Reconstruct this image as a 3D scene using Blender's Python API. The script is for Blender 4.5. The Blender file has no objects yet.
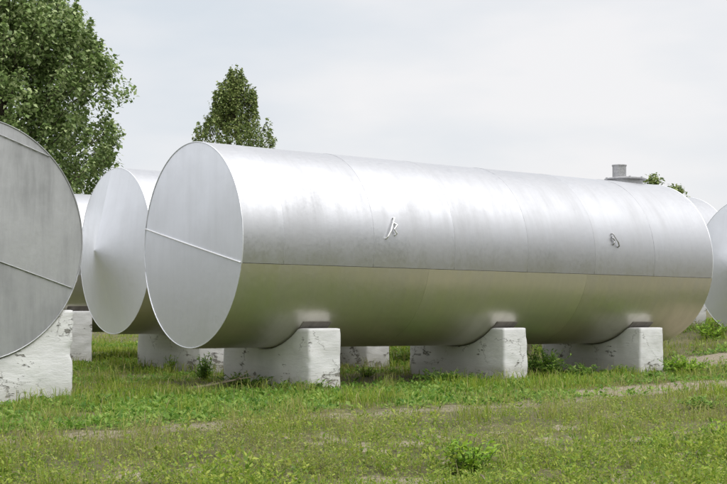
import bpy, bmesh, math, random
import numpy as np
from mathutils import Vector, Matrix

random.seed(7)
rng = np.random.default_rng(11)
scene = bpy.context.scene
COL = scene.collection

# ------------------------------------------------------------------ camera, sky, sun, exposure
EYE = 1.13                       # camera height above the ground at the tanks
cam_d = bpy.data.cameras.new('camera')
cam = bpy.data.objects.new('camera', cam_d)
COL.objects.link(cam)
cam_d.sensor_width = 36.0
cam_d.lens = 1268.8 / 727.0 * 36.0
cam_d.clip_start = 0.1
cam_d.clip_end = 20000
cam.location = (0, 0, EYE)
cam.rotation_euler = (math.pi / 2 + 0.0489, 0, 0)
scene.camera = cam

SUN_EL, SUN_AZ = math.radians(67), math.radians(128)      # azimuth clockwise from +Y
world = bpy.data.worlds.new('World')
scene.world = world
world.use_nodes = True
wn, wl = world.node_tree.nodes, world.node_tree.links
wn.clear()
w_out = wn.new('ShaderNodeOutputWorld')
w_bg = wn.new('ShaderNodeBackground')
w_sky = wn.new('ShaderNodeTexSky')
w_sky.sky_type = 'NISHITA'
w_sky.sun_disc = False
w_sky.sun_elevation = SUN_EL
w_sky.sun_rotation = SUN_AZ
w_sky.dust_density = 3.0
w_co = wn.new('ShaderNodeTexCoord')
w_map = wn.new('ShaderNodeMapping')
w_map.inputs['Scale'].default_value = (1.0, 1.0, 3.2)
w_map.inputs['Location'].default_value = (53.43, 23.79, 8.97)
w_n = wn.new('ShaderNodeTexNoise')
w_n.inputs['Scale'].default_value = 2.6
w_n.inputs['Detail'].default_value = 5.0
w_n.inputs['Roughness'].default_value = 0.5
w_ramp = wn.new('ShaderNodeValToRGB')                     # overcast cloud: thick and thin places
w_ramp.color_ramp.elements[0].position = 0.30
w_ramp.color_ramp.elements[0].color = (2.48, 2.66, 2.86, 1)
w_ramp.color_ramp.elements[1].position = 0.56
w_ramp.color_ramp.elements[1].color = (3.18, 3.15, 3.18, 1)
w_mix = wn.new('ShaderNodeMix')
w_mix.data_type = 'RGBA'
w_mix.inputs['Factor'].default_value = 0.965              # the cloud sheet covers nearly all of the blue
w_bg.inputs['Strength'].default_value = 0.10
wl.new(w_co.outputs['Generated'], w_map.inputs['Vector'])
wl.new(w_map.outputs[0], w_n.inputs['Vector'])
wl.new(w_n.outputs['Fac'], w_ramp.inputs['Fac'])
wl.new(w_sky.outputs[0], w_mix.inputs['A'])
wl.new(w_ramp.outputs[0], w_mix.inputs['B'])
wl.new(w_mix.outputs['Result'], w_bg.inputs['Color'])
wl.new(w_bg.outputs[0], w_out.inputs['Surface'])

sun_d = bpy.data.lights.new('sun', 'SUN')
sun = bpy.data.objects.new('sun', sun_d)
COL.objects.link(sun)
sun_d.energy = 1.2
sun_d.angle = math.radians(72)
sun_d.color = (1.0, 0.98, 0.955)
sv = Vector((math.sin(SUN_AZ) * math.cos(SUN_EL), math.cos(SUN_AZ) * math.cos(SUN_EL), math.sin(SUN_EL)))
sun.rotation_euler = (-sv).to_track_quat('-Z', 'Y').to_euler()
sun.location = sv * 60

scene.view_settings.view_transform = 'Standard'
scene.view_settings.look = 'None'
scene.view_settings.gamma = 1.0
scene.view_settings.use_curve_mapping = False
scene.view_settings.exposure = 1.5

# ------------------------------------------------------------------ helpers
YAW = 0.945
AX = np.array([math.sin(YAW), math.cos(YAW)])             # along the tanks, away to the right
PN = np.array([math.cos(YAW), -math.sin(YAW)])            # across the tanks, towards the camera
C0 = np.array([-2.322, 16.91])                            # near end of the large tank
R = 1.38
L = 9.03


def hash2(ix, iy, seed):
    h = (ix.astype(np.int64) * 374761393 + iy.astype(np.int64) * 668265263 + seed * 974634777) & 0x7fffffff
    h = ((h ^ (h >> 13)) * 1274126177) & 0x7fffffff
    return ((h ^ (h >> 16)) & 0xffff) / 65535.0


def vnoise(x, y, scale=1.0, seed=0, octaves=3):
    x = np.asarray(x, float) * scale
    y = np.asarray(y, float) * scale
    tot, amp, s = 0, 1.0, 0
    for o in range(octaves):
        ix, iy = np.floor(x), np.floor(y)
        fx, fy = x - ix, y - iy
        fx, fy = fx * fx * (3 - 2 * fx), fy * fy * (3 - 2 * fy)
        a, b = hash2(ix, iy, seed + o), hash2(ix + 1, iy, seed + o)
        c, d = hash2(ix, iy + 1, seed + o), hash2(ix + 1, iy + 1, seed + o)
        tot = tot + amp * ((a + (b - a) * fx) * (1 - fy) + (c + (d - c) * fx) * fy)
        s += amp
        amp *= 0.5
        x, y = x * 2.03 + 17.1, y * 2.03 + 5.3
    return tot / s


def sstep(a, b, v):
    t = np.clip((np.asarray(v, float) - a) / (b - a), 0, 1)
    return t * t * (3 - 2 * t)


def tp(x, y):
    """tank axis coordinate and distance in front of the large tank's axis"""
    dx, dy = np.asarray(x) - C0[0], np.asarray(y) - C0[1]
    return dx * AX[0] + dy * AX[1], dx * PN[0] + dy * PN[1]


def ground_h(x, y):
    x, y = np.asarray(x, float), np.asarray(y, float)
    t, p = tp(x, y)
    h = -0.045 * np.clip(p - 5.0, 0, 12) * sstep(4.6, 6.5, p)
    h = h + 0.62 * sstep(7.5, 13.0, t) * sstep(9.0, 2.0, p)
    far = sstep(60, 25, np.hypot(x, y - 15))
    h = h + far * (0.07 * (vnoise(x, y, 0.45, 3, 3) - 0.5) + (0.05 + 0.10 * sstep(5, 6.5, p)) * (vnoise(x, y, 2.3, 8, 2) - 0.5))
    return h


def path_center(t):
    return np.interp(t, [-12, -2, 0, 2, 4, 5.5, 8, 12, 20], [4.7, 4.65, 4.6, 4.4, 3.95, 3.5, 3.1, 2.9, 2.9])


def bare_mask(x, y):
    """0..1: how bare the soil is"""
    t, p = tp(x, y)
    n = vnoise(x, y, 1.3, 21, 3)
    n2 = vnoise(x, y, 0.55, 33, 3)
    d = np.abs(p - path_center(t) + 0.35 * (n2 - 0.5))
    w = 0.42 + 0.25 * sstep(3.5, 5, t)
    path = sstep(w, w * 0.35, d) * (0.40 + 0.60 * sstep(3.2, 4.8, t))
    path = path * sstep(0.15, 0.5, n + 0.15)
    bank = sstep(0.64, 0.82, vnoise(x, y, 2.6, 55, 3)) * sstep(5.3, 6.2, p) * 1.0
    pw = sstep(1.15, 0.6, np.hypot((t - 5.0) / 1.5, (p - 3.5) / 0.62) + 0.5 * (n - 0.5))
    pw = np.maximum(pw, sstep(1.1, 0.6, np.hypot((x - 6.1) / 0.9, (y - 21.6) / 0.8) + 0.5 * (n - 0.5)))
    return np.clip(np.maximum(np.maximum(path, bank), pw), 0, 1)


def obj(name, me, mat=None, parent=None, smooth=True):
    if mat is not None and len(me.materials) == 0:
        me.materials.append(mat)
    if smooth:
        me.polygons.foreach_set('use_smooth', np.ones(len(me.polygons), bool))
    o = bpy.data.objects.new(name, me)
    COL.objects.link(o)
    if parent:
        o.parent = parent
    return o


def tag(o, label=None, cat=None, group=None, kind=None):
    if label: o['label'] = label
    if cat: o['category'] = cat
    if group: o['group'] = group
    if kind: o['kind'] = kind
    return o


def empty(name, loc, rot=(0, 0, 0)):
    o = bpy.data.objects.new(name, None)
    COL.objects.link(o)
    o.empty_display_size = 0.3
    o.location = loc
    o.rotation_euler = rot
    return o


def mesh_np(name, verts, quads=None, tris=None):
    """fast mesh from numpy arrays"""
    me = bpy.data.meshes.new(name)
    verts = np.asarray(verts, np.float32)
    loops, starts, n = [], [], 0
    if quads is not None and len(quads):
        q = np.asarray(quads, np.int32)
        loops.append(q.ravel()); starts.append(n + 4 * np.arange(len(q))); n += 4 * len(q)
    if tris is not None and len(tris):
        t = np.asarray(tris, np.int32)
        loops.append(t.ravel()); starts.append(n + 3 * np.arange(len(t))); n += 3 * len(t)
    loops = np.concatenate(loops); starts = np.concatenate(starts)
    me.vertices.add(len(verts)); me.vertices.foreach_set('co', verts.ravel())
    me.loops.add(len(loops)); me.loops.foreach_set('vertex_index', loops.astype(np.int32))
    me.polygons.add(len(starts)); me.polygons.foreach_set('loop_start', starts.astype(np.int32))
    me.update(calc_edges=True)
    me.validate()
    return me


def point_attr(me, name, vals):
    a = me.attributes.new(name, 'FLOAT', 'POINT')
    a.data.foreach_set('value', np.asarray(vals, np.float32))


def grid_quads(nu, nv, off=0, flip=False):
    i, j = np.meshgrid(np.arange(nu - 1), np.arange(nv - 1), indexing='ij')
    a = (i * nv + j).ravel() + off
    q = np.stack([a, a + nv, a + nv + 1, a + 1], 1)
    return q[:, ::-1] if flip else q


# ------------------------------------------------------------------ materials
def new_mat(name):
    m = bpy.data.materials.new(name)
    m.use_nodes = True
    n, l = m.node_tree.nodes, m.node_tree.links
    return m, n, l, n['Principled BSDF']


def node(n, typ, **kw):
    x = n.new(typ)
    for k, v in kw.items():
        if hasattr(x, k):
            setattr(x, k, v)
        else:
            x.inputs[k].default_value = v
    return x


def ramp(n, stops):
    r = n.new('ShaderNodeValToRGB')
    e = r.color_ramp.elements
    while len(e) < len(stops):
        e.new(0.5)
    for k, (p, c) in enumerate(stops):
        e[k].position = p
        e[k].color = c if len(c) == 4 else (*c, 1)
    return r


def aluminium(name, base, rough, streak, dirt, dirt_col=(0.30, 0.29, 0.27), bump=0.25, wob=0.0025, sscale=(5.0, 0.6, 1)):
    """aluminium paint on steel; coordinates: UV in metres, u along, v down the surface"""
    m, n, l, b = new_mat(name)
    uv = n.new('ShaderNodeUVMap'); uv.uv_map = 'metres'
    info = n.new('ShaderNodeObjectInfo')
    off = node(n, 'ShaderNodeVectorMath', operation='SCALE')
    off.inputs[0].default_value = (7.3, 3.1, 5.7)
    l.new(info.outputs['Random'], off.inputs['Scale'])
    add = node(n, 'ShaderNodeVectorMath', operation='ADD')
    l.new(uv.outputs[0], add.inputs[0]); l.new(off.outputs[0], add.inputs[1])
    mp = n.new('ShaderNodeMapping'); mp.inputs['Scale'].default_value = sscale
    l.new(add.outputs[0], mp.inputs['Vector'])
    ns = node(n, 'ShaderNodeTexNoise'); ns.inputs['Scale'].default_value = 1.0; ns.inputs['Detail'].default_value = 6; ns.inputs['Roughness'].default_value = 0.62
    l.new(mp.outputs[0], ns.inputs['Vector'])
    nb = node(n, 'ShaderNodeTexNoise'); nb.inputs['Scale'].default_value = 1.4; nb.inputs['Detail'].default_value = 5; nb.inputs['Roughness'].default_value = 0.55
    l.new(add.outputs[0], nb.inputs['Vector'])
    nf = node(n, 'ShaderNodeTexNoise'); nf.inputs['Scale'].default_value = 17; nf.inputs['Detail'].default_value = 7; nf.inputs['Roughness'].default_value = 0.7
    l.new(add.outputs[0], nf.inputs['Vector'])
    rs = ramp(n, [(0.42, (0, 0, 0)), (0.72, (1, 1, 1))]); l.new(ns.outputs['Fac'], rs.inputs['Fac'])
    rb = ramp(n, [(0.35, (0, 0, 0)), (0.75, (1, 1, 1))]); l.new(nb.outputs['Fac'], rb.inputs['Fac'])
    # dirt amount = streak * patch
    mul = node(n, 'ShaderNodeMath', operation='MULTIPLY'); l.new(rs.outputs[0], mul.inputs[0]); mul.inputs[1].default_value = streak
    mul2 = node(n, 'ShaderNodeMath', operation='MULTIPLY'); l.new(rb.outputs[0], mul2.inputs[0]); mul2.inputs[1].default_value = dirt
    sm = node(n, 'ShaderNodeMath', operation='ADD', use_clamp=True); l.new(mul.outputs[0], sm.inputs[0]); l.new(mul2.outputs[0], sm.inputs[1])
    mix = node(n, 'ShaderNodeMix', data_type='RGBA')
    l.new(sm.outputs[0], mix.inputs['Factor'])
    mix.inputs['A'].default_value = (*base, 1); mix.inputs['B'].default_value = (*dirt_col, 1)
    pt = node(n, 'ShaderNodeMapRange'); pt.inputs['To Min'].default_value = 0.92; pt.inputs['To Max'].default_value = 1.06
    l.new(info.outputs['Random'], pt.inputs['Value'])
    pm = node(n, 'ShaderNodeVectorMath', operation='SCALE'); l.new(mix.outputs['Result'], pm.inputs[0]); l.new(pt.outputs[0], pm.inputs['Scale'])
    l.new(pm.outputs[0], b.inputs['Base Color'])
    me_ = node(n, 'ShaderNodeMapRange'); me_.inputs['To Min'].default_value = 0.85; me_.inputs['To Max'].default_value = 0.45
    l.new(sm.outputs[0], me_.inputs['Value']); l.new(me_.outputs[0], b.inputs['Metallic'])
    mr = node(n, 'ShaderNodeMapRange'); mr.inputs['To Min'].default_value = rough - 0.10; mr.inputs['To Max'].default_value = min(rough + 0.3, 0.9)
    ad2 = node(n, 'ShaderNodeMath', operation='MULTIPLY_ADD', use_clamp=True)
    l.new(nf.outputs['Fac'], ad2.inputs[0]); ad2.inputs[1].default_value = 0.9; l.new(sm.outputs[0], ad2.inputs[2])
    l.new(ad2.outputs[0], mr.inputs['Value']); l.new(mr.outputs[0], b.inputs['Roughness'])
    b1 = n.new('ShaderNodeBump'); b1.inputs['Strength'].default_value = bump; b1.inputs['Distance'].default_value = 0.0015
    l.new(nf.outputs['Fac'], b1.inputs['Height'])
    b2 = n.new('ShaderNodeBump'); b2.inputs['Strength'].default_value = 1.0; b2.inputs['Distance'].default_value = wob
    l.new(nb.outputs['Fac'], b2.inputs['Height']); l.new(b1.outputs[0], b2.inputs['Normal'])
    l.new(b2.outputs[0], b.inputs['Normal'])
    return m


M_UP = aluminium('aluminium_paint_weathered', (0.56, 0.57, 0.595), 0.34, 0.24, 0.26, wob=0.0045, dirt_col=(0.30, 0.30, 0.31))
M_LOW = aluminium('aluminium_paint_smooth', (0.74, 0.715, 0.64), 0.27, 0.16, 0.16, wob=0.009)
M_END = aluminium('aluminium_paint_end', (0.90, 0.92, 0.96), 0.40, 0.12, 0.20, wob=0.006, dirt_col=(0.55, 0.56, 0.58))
M_OLD = aluminium('aluminium_paint_old', (0.60, 0.61, 0.625), 0.44, 0.45, 0.60, dirt_col=(0.26, 0.265, 0.27), wob=0.006, sscale=(6.0, 0.8, 1))
M_WELD = aluminium('aluminium_paint_fresh', (0.86, 0.86, 0.87), 0.5, 0.1, 0.1, bump=0.6)
M_PAD = aluminium('aluminium_paint_grimy', (0.38, 0.36, 0.33), 0.6, 0.6, 0.6, dirt_col=(0.14, 0.12, 0.10))


def whitewash(name, wear):
    m, n, l, b = new_mat(name)
    tc = n.new('ShaderNodeTexCoord')
    info = n.new('ShaderNodeObjectInfo')
    off = node(n, 'ShaderNodeVectorMath', operation='SCALE'); off.inputs[0].default_value = (13.3, 7.1, 4.7)
    l.new(info.outputs['Random'], off.inputs['Scale'])
    add = node(n, 'ShaderNodeVectorMath', operation='ADD')
    l.new(tc.outputs['Object'], add.inputs[0]); l.new(off.outputs[0], add.inputs[1])
    n1 = node(n, 'ShaderNodeTexNoise'); n1.inputs['Scale'].default_value = 2.3; n1.inputs['Detail'].default_value = 8; n1.inputs['Roughness'].default_value = 0.6
    n2 = node(n, 'ShaderNodeTexNoise'); n2.inputs['Scale'].default_value = 26; n2.inputs['Detail'].default_value = 7; n2.inputs['Roughness'].default_value = 0.66
    l.new(add.outputs[0], n1.inputs['Vector'])
    mp = n.new('ShaderNodeMapping'); mp.inputs['Scale'].default_value = (0.3, 0.3, 0.95)
    l.new(add.outputs[0], mp.inputs['Vector']); l.new(mp.outputs[0], n2.inputs['Vector'])
    # horizontal form-board lines
    mp2 = n.new('ShaderNodeMapping'); mp2.inputs['Scale'].default_value = (0.7, 0.7, 9.0)
    l.new(add.outputs[0], mp2.inputs['Vector'])
    n3 = node(n, 'ShaderNodeTexNoise'); n3.inputs['Scale'].default_value = 1.0; n3.inputs['Detail'].default_value = 4
    l.new(mp2.outputs[0], n3.inputs['Vector'])
    # more flaking near the ground (splash) and in patches
    sep = n.new('ShaderNodeSeparateXYZ'); l.new(tc.outputs['Object'], sep.inputs[0])
    low = node(n, 'ShaderNodeMapRange'); low.inputs['From Min'].default_value = 0.55; low.inputs['From Max'].default_value = 0.05
    low.inputs['To Min'].default_value = 0.0; low.inputs['To Max'].default_value = 0.055
    l.new(sep.outputs['Z'], low.inputs['Value'])
    s1 = node(n, 'ShaderNodeMath', operation='MULTIPLY_ADD'); l.new(n1.outputs['Fac'], s1.inputs[0]); s1.inputs[1].default_value = 1.15; l.new(n2.outputs['Fac'], s1.inputs[2])
    s2 = node(n, 'ShaderNodeMath', operation='ADD'); l.new(s1.outputs[0], s2.inputs[0]); l.new(low.outputs[0], s2.inputs[1])
    fl = ramp(n, [(wear, (0, 0, 0)), (wear + 0.035, (1, 1, 1))]); 
    sc = node(n, 'ShaderNodeMath', operation='MULTIPLY'); l.new(s2.outputs[0], sc.inputs[0]); sc.inputs[1].default_value = 0.62
    l.new(sc.outputs[0], fl.inputs['Fac'])
    tone = ramp(n, [(0.3, (0.69, 0.69, 0.70)), (0.7, (0.83, 0.83, 0.83))]); l.new(n1.outputs['Fac'], tone.inputs['Fac'])
    stain = ramp(n, [(0.55, (0, 0, 0)), (0.75, (0.5, 0.5, 0.5))]); l.new(n3.outputs['Fac'], stain.inputs['Fac'])
    mx0 = node(n, 'ShaderNodeMix', data_type='RGBA'); l.new(stain.outputs[0], mx0.inputs['Factor']); l.new(tone.outputs[0], mx0.inputs['A']); mx0.inputs['B'].default_value = (0.55, 0.54, 0.52, 1)
    under = ramp(n, [(0.4, (0.10, 0.095, 0.085)), (0.65, (0.30, 0.29, 0.27))]); l.new(n2.outputs['Fac'], under.inputs['Fac'])
    mx = node(n, 'ShaderNodeMix', data_type='RGBA'); l.new(fl.outputs[0], mx.inputs['Factor']); l.new(mx0.outputs['Result'], mx.inputs['A']); l.new(under.outputs[0], mx.inputs['B'])
    vo = node(n, 'ShaderNodeTexVoronoi', feature='DISTANCE_TO_EDGE'); vo.inputs['Scale'].default_value = 1.7
    wp = node(n, 'ShaderNodeVectorMath', operation='SCALE'); l.new(n2.outputs['Color'], wp.inputs[0]); wp.inputs['Scale'].default_value = 0.22
    wa = node(n, 'ShaderNodeVectorMath', operation='ADD'); l.new(add.outputs[0], wa.inputs[0]); l.new(wp.outputs[0], wa.inputs[1])
    l.new(wa.outputs[0], vo.inputs['Vector'])
    ck = ramp(n, [(0.004, (0.75, 0.75, 0.75)), (0.013, (0, 0, 0))]); l.new(vo.outputs['Distance'], ck.inputs['Fac'])
    cm = ramp(n, [(0.47, (0, 0, 0)), (0.55, (1, 1, 1))]); l.new(n1.outputs['Fac'], cm.inputs['Fac'])
    cmul = node(n, 'ShaderNodeMath', operation='MULTIPLY'); l.new(ck.outputs[0], cmul.inputs[0]); l.new(cm.outputs[0], cmul.inputs[1])
    mxc = node(n, 'ShaderNodeMix', data_type='RGBA'); l.new(cmul.outputs[0], mxc.inputs['Factor']); l.new(mx.outputs['Result'], mxc.inputs['A']); mxc.inputs['B'].default_value = (0.12, 0.11, 0.10, 1)
    mx = mxc
    spl = node(n, 'ShaderNodeMapRange'); spl.inputs['From Min'].default_value = 0.30; spl.inputs['From Max'].default_value = 0.02
    spl.inputs['To Max'].default_value = 0.9; l.new(sep.outputs['Z'], spl.inputs['Value'])
    spn = node(n, 'ShaderNodeMath', operation='MULTIPLY'); l.new(spl.outputs[0], spn.inputs[0]); l.new(n1.outputs['Fac'], spn.inputs[1])
    mx2 = node(n, 'ShaderNodeMix', data_type='RGBA'); l.new(spn.outputs[0], mx2.inputs['Factor']); l.new(mx.outputs['Result'], mx2.inputs['A']); mx2.inputs['B'].default_value = (0.30, 0.27, 0.20, 1)
    l.new(mx2.outputs['Result'], b.inputs['Base Color'])
    b.inputs['Roughness'].default_value = 0.88
    hgt = node(n, 'ShaderNodeMath', operation='SUBTRACT'); l.new(n2.outputs['Fac'], hgt.inputs[0]); l.new(fl.outputs[0], hgt.inputs[1])
    bp = n.new('ShaderNodeBump'); bp.inputs['Strength'].default_value = 0.9; bp.inputs['Distance'].default_value = 0.008
    l.new(hgt.outputs[0], bp.inputs['Height']); l.new(bp.outputs[0], b.inputs['Normal'])
    return m


M_PIER = whitewash('whitewashed_concrete', 0.80)
M_PIERW = whitewash('whitewashed_concrete_worn', 0.765)


def leaf_mat(name, stops, dry=(0.36, 0.29, 0.17), transl=0.45, rough=0.55):
    m, n, l, b = new_mat(name)
    g = n.new('ShaderNodeNewGeometry')
    r = ramp(n, stops); l.new(g.outputs['Random Per Island'], r.inputs['Fac'])
    at = n.new('ShaderNodeAttribute'); at.attribute_name = 'dry'
    mx = node(n, 'ShaderNodeMix', data_type='RGBA'); l.new(at.outputs['Fac'], mx.inputs['Factor'])
    l.new(r.outputs[0], mx.inputs['A']); mx.inputs['B'].default_value = (*dry, 1)
    l.new(mx.outputs['Result'], b.inputs['Base Color'])
    b.inputs['Roughness'].default_value = rough
    b.inputs['Specular IOR Level'].default_value = 0.35
    tr = n.new('ShaderNodeBsdfTranslucent'); l.new(mx.outputs['Result'], tr.inputs['Color'])
    ms = n.new('ShaderNodeMixShader'); ms.inputs['Fac'].default_value = transl
    l.new(b.outputs[0], ms.inputs[1]); l.new(tr.outputs[0], ms.inputs[2])
    l.new(ms.outputs[0], n['Material Output'].inputs['Surface'])
    return m


M_GRASS = leaf_mat('grass_blades', [(0.0, (0.13, 0.23, 0.02)), (0.5, (0.28, 0.40, 0.035)), (0.85, (0.40, 0.46, 0.07)), (1.0, (0.44, 0.38, 0.18))])
M_WEED = leaf_mat('broad_weed_leaves', [(0.0, (0.08, 0.19, 0.025)), (0.6, (0.20, 0.36, 0.05)), (1.0, (0.38, 0.50, 0.12))])
M_FINE = leaf_mat('fine_weed_leaves', [(0.0, (0.10, 0.19, 0.02)), (0.55, (0.27, 0.40, 0.04)), (0.95, (0.46, 0.52, 0.09)), (1.0, (0.40, 0.32, 0.30))])
M_TREE = leaf_mat('poplar_leaves', [(0.0, (0.08, 0.13, 0.04)), (0.5, (0.22, 0.32, 0.095)), (1.0, (0.52, 0.60, 0.30))], transl=0.3, rough=0.42)
M_TREE2 = leaf_mat('far_tree_leaves', [(0.0, (0.08, 0.13, 0.035)), (0.5, (0.19, 0.26, 0.07)), (1.0, (0.40, 0.45, 0.18))], transl=0.3)
M_SHRUB = leaf_mat('bright_weed_leaves', [(0.0, (0.16, 0.32, 0.025)), (0.6, (0.32, 0.52, 0.045)), (1.0, (0.48, 0.62, 0.09))])
M_BARK, _n, _l, _b = new_mat('bark')
_t = node(_n, 'ShaderNodeTexNoise'); _t.inputs['Scale'].default_value = 9; _t.inputs['Detail'].default_value = 6
_r = ramp(_n, [(0.3, (0.05, 0.04, 0.03)), (0.7, (0.16, 0.13, 0.10))]); _l.new(_t.outputs['Fac'], _r.inputs['Fac'])
_l.new(_r.outputs[0], _b.inputs['Base Color']); _b.inputs['Roughness'].default_value = 0.9
M_STEM, _n, _l, _b = new_mat('green_stem')
_b.inputs['Base Color'].default_value = (0.10, 0.16, 0.04, 1); _b.inputs['Roughness'].default_value = 0.6
M_HATCH, _n, _l, _b = new_mat('galvanised_steel')
_t = node(_n, 'ShaderNodeTexNoise'); _t.inputs['Scale'].default_value = 14; _t.inputs['Detail'].default_value = 5
_r = ramp(_n, [(0.35, (0.36, 0.36, 0.37)), (0.65, (0.55, 0.55, 0.56))]); _l.new(_t.outputs['Fac'], _r.inputs['Fac'])
_l.new(_r.outputs[0], _b.inputs['Base Color']); _b.inputs['Roughness'].default_value = 0.5; _b.inputs['Metallic'].default_value = 0.7

# ground: soil, straw and moss-green thatch by noise, bare places from the surveyed mask
M_GROUND, n, l, b = new_mat('soil_and_thatch')
tc = n.new('ShaderNodeTexCoord')
na = node(n, 'ShaderNodeTexNoise'); na.inputs['Scale'].default_value = 1.7; na.inputs['Detail'].default_value = 8; na.inputs['Roughness'].default_value = 0.65
nb = node(n, 'ShaderNodeTexNoise'); nb.inputs['Scale'].default_value = 24; nb.inputs['Detail'].default_value = 7; nb.inputs['Roughness'].default_value = 0.7
l.new(tc.outputs['Object'], na.inputs['Vector']); l.new(tc.outputs['Object'], nb.inputs['Vector'])
soil = ramp(n, [(0.30, (0.10, 0.085, 0.058)), (0.50, (0.26, 0.225, 0.16)), (0.72, (0.42, 0.37, 0.27))]); l.new(nb.outputs['Fac'], soil.inputs['Fac'])
thatch = ramp(n, [(0.30, (0.045, 0.05, 0.02)), (0.5, (0.11, 0.105, 0.045)), (0.72, (0.24, 0.20, 0.11))]); 
av = node(n, 'ShaderNodeMix', data_type='FLOAT'); av.inputs['Factor'].default_value = 0.5
l.new(na.outputs['Fac'], av.inputs['A']); l.new(nb.outputs['Fac'], av.inputs['B']); l.new(av.outputs['Result'], thatch.inputs['Fac'])
at = n.new('ShaderNodeAttribute'); at.attribute_name = 'bare'
jit = node(n, 'ShaderNodeMath', operation='MULTIPLY_ADD'); l.new(nb.outputs['Fac'], jit.inputs[0]); jit.inputs[1].default_value = 0.8; l.new(at.outputs['Fac'], jit.inputs[2])
br = ramp(n, [(0.60, (0, 0, 0)), (0.95, (1, 1, 1))]); l.new(jit.outputs[0], br.inputs['Fac'])
gm = node(n, 'ShaderNodeMix', data_type='RGBA'); l.new(br.outputs[0], gm.inputs['Factor']); l.new(thatch.outputs[0], gm.inputs['A']); l.new(soil.outputs[0], gm.inputs['B'])
l.new(gm.outputs['Result'], b.inputs['Base Color']); b.inputs['Roughness'].default_value = 0.95
bp = n.new('ShaderNodeBump'); bp.inputs['Strength'].default_value = 0.8; bp.inputs['Distance'].default_value = 0.02
l.new(nb.outputs['Fac'], bp.inputs['Height']); l.new(bp.outputs[0], b.inputs['Normal'])


# ------------------------------------------------------------------ ground, one sheet to the horizon
def spaced(lo, hi, step, far):
    a = list(np.arange(lo, hi + 1e-6, step))
    s, up, dn = step, [], []
    v = hi
    while v < far:
        s *= 1.22; v += s; up.append(v)
    s, v = step, lo
    while v > -far:
        s *= 1.22; v -= s; dn.append(v)
    return np.array(dn[::-1] + a + up)


gx, gy = spaced(-9, 11, 0.09, 4000), spaced(6.5, 30, 0.09, 4000)
X, Y = np.meshgrid(gx, gy, indexing='ij')
Z = ground_h(X, Y)
gme = mesh_np('ground', np.stack([X.ravel(), Y.ravel(), Z.ravel()], 1), grid_quads(len(gx), len(gy)))
point_attr(gme, 'bare', bare_mask(X.ravel(), Y.ravel()))
tag(obj('ground', gme, M_GROUND), 'rough grassy ground with worn dirt track in front of the tanks', 'ground', kind='structure')


# ------------------------------------------------------------------ tanks
def set_uv(me, uvs):
    """uvs per vertex"""
    lay = me.uv_layers.new(name='metres')
    idx = np.empty(len(me.loops), np.int32)
    me.loops.foreach_get('vertex_index', idx)
    lay.data.foreach_set('uv', np.asarray(uvs, np.float32)[idx].ravel())


def shell_plate(t0, t1, f0, f1, rad, seed, dt=0.09, df=3.0, dent=0.0022, edge=0.012):
    """curved steel plate with turned-in edges; f in degrees from the camera-side horizontal, upwards"""
    nt = max(3, int((t1 - t0) / dt) + 1); nf = max(3, int((f1 - f0) / df) + 1)
    ts = np.linspace(t0, t1, nt); fs = np.radians(np.linspace(f0, f1, nf))
    tt = np.concatenate([[ts[0]], ts, [ts[-1]]]); ff = np.concatenate([[fs[0]], fs, [fs[-1]]])
    T, Fg = np.meshgrid(tt, ff, indexing='ij')
    wv = np.radians(0.055) * (vnoise(T * 3.1, T * 0 + seed, 1.7, seed, 3) - 0.5) * 2
    Fg = Fg.copy(); Fg[:, :2] += wv[:, :2]; Fg[:, -2:] += wv[:, -2:]
    rr = rad + dent * 2 * (vnoise(T * 1.0, Fg * R, 1.3, seed, 2) - 0.5)
    inset = np.zeros_like(rr); inset[0, :] = inset[-1, :] = edge; inset[:, 0] = inset[:, -1] = edge
    rr = rr - inset
    v = np.stack([T.ravel(), (-rr * np.cos(Fg)).ravel(), (R + rr * np.sin(Fg)).ravel()], 1)
    me = mesh_np('shell_plate', v, grid_quads(nt + 2, nf + 2))
    set_uv(me, np.stack([T.ravel(), (Fg * R).ravel()], 1))
    # crisp edges
    sh = np.zeros(len(me.edges), bool)
    ev = np.empty(len(me.edges) * 2, np.int32); me.edges.foreach_get('vertices', ev); ev = ev.reshape(-1, 2)
    ins = inset.ravel() > 0
    edgev = np.zeros_like(ins).reshape(nt + 2, nf + 2); edgev[1, :] = edgev[-2, :] = True; edgev[:, 1] = edgev[:, -2] = True
    edgev = edgev.ravel() & ~ins
    sh = edgev[ev[:, 0]] & edgev[ev[:, 1]]
    me.attributes.new('sharp_edge', 'BOOLEAN', 'EDGE').data.foreach_set('value', sh)
    return me


def clip_poly(poly, a, b_, c_):
    """keep a*y + b*z <= c"""
    out = []
    for i in range(len(poly)):
        p, q = poly[i], poly[(i + 1) % len(poly)]
        dp, dq = a * p[0] + b_ * p[1] - c_, a * q[0] + b_ * q[1] - c_
        if dp <= 0: out.append(p)
        if dp * dq < 0:
            s = dp / (dp - dq); out.append((p[0] + s * (q[0] - p[0]), p[1] + s * (q[1] - p[1])))
    return out


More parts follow.
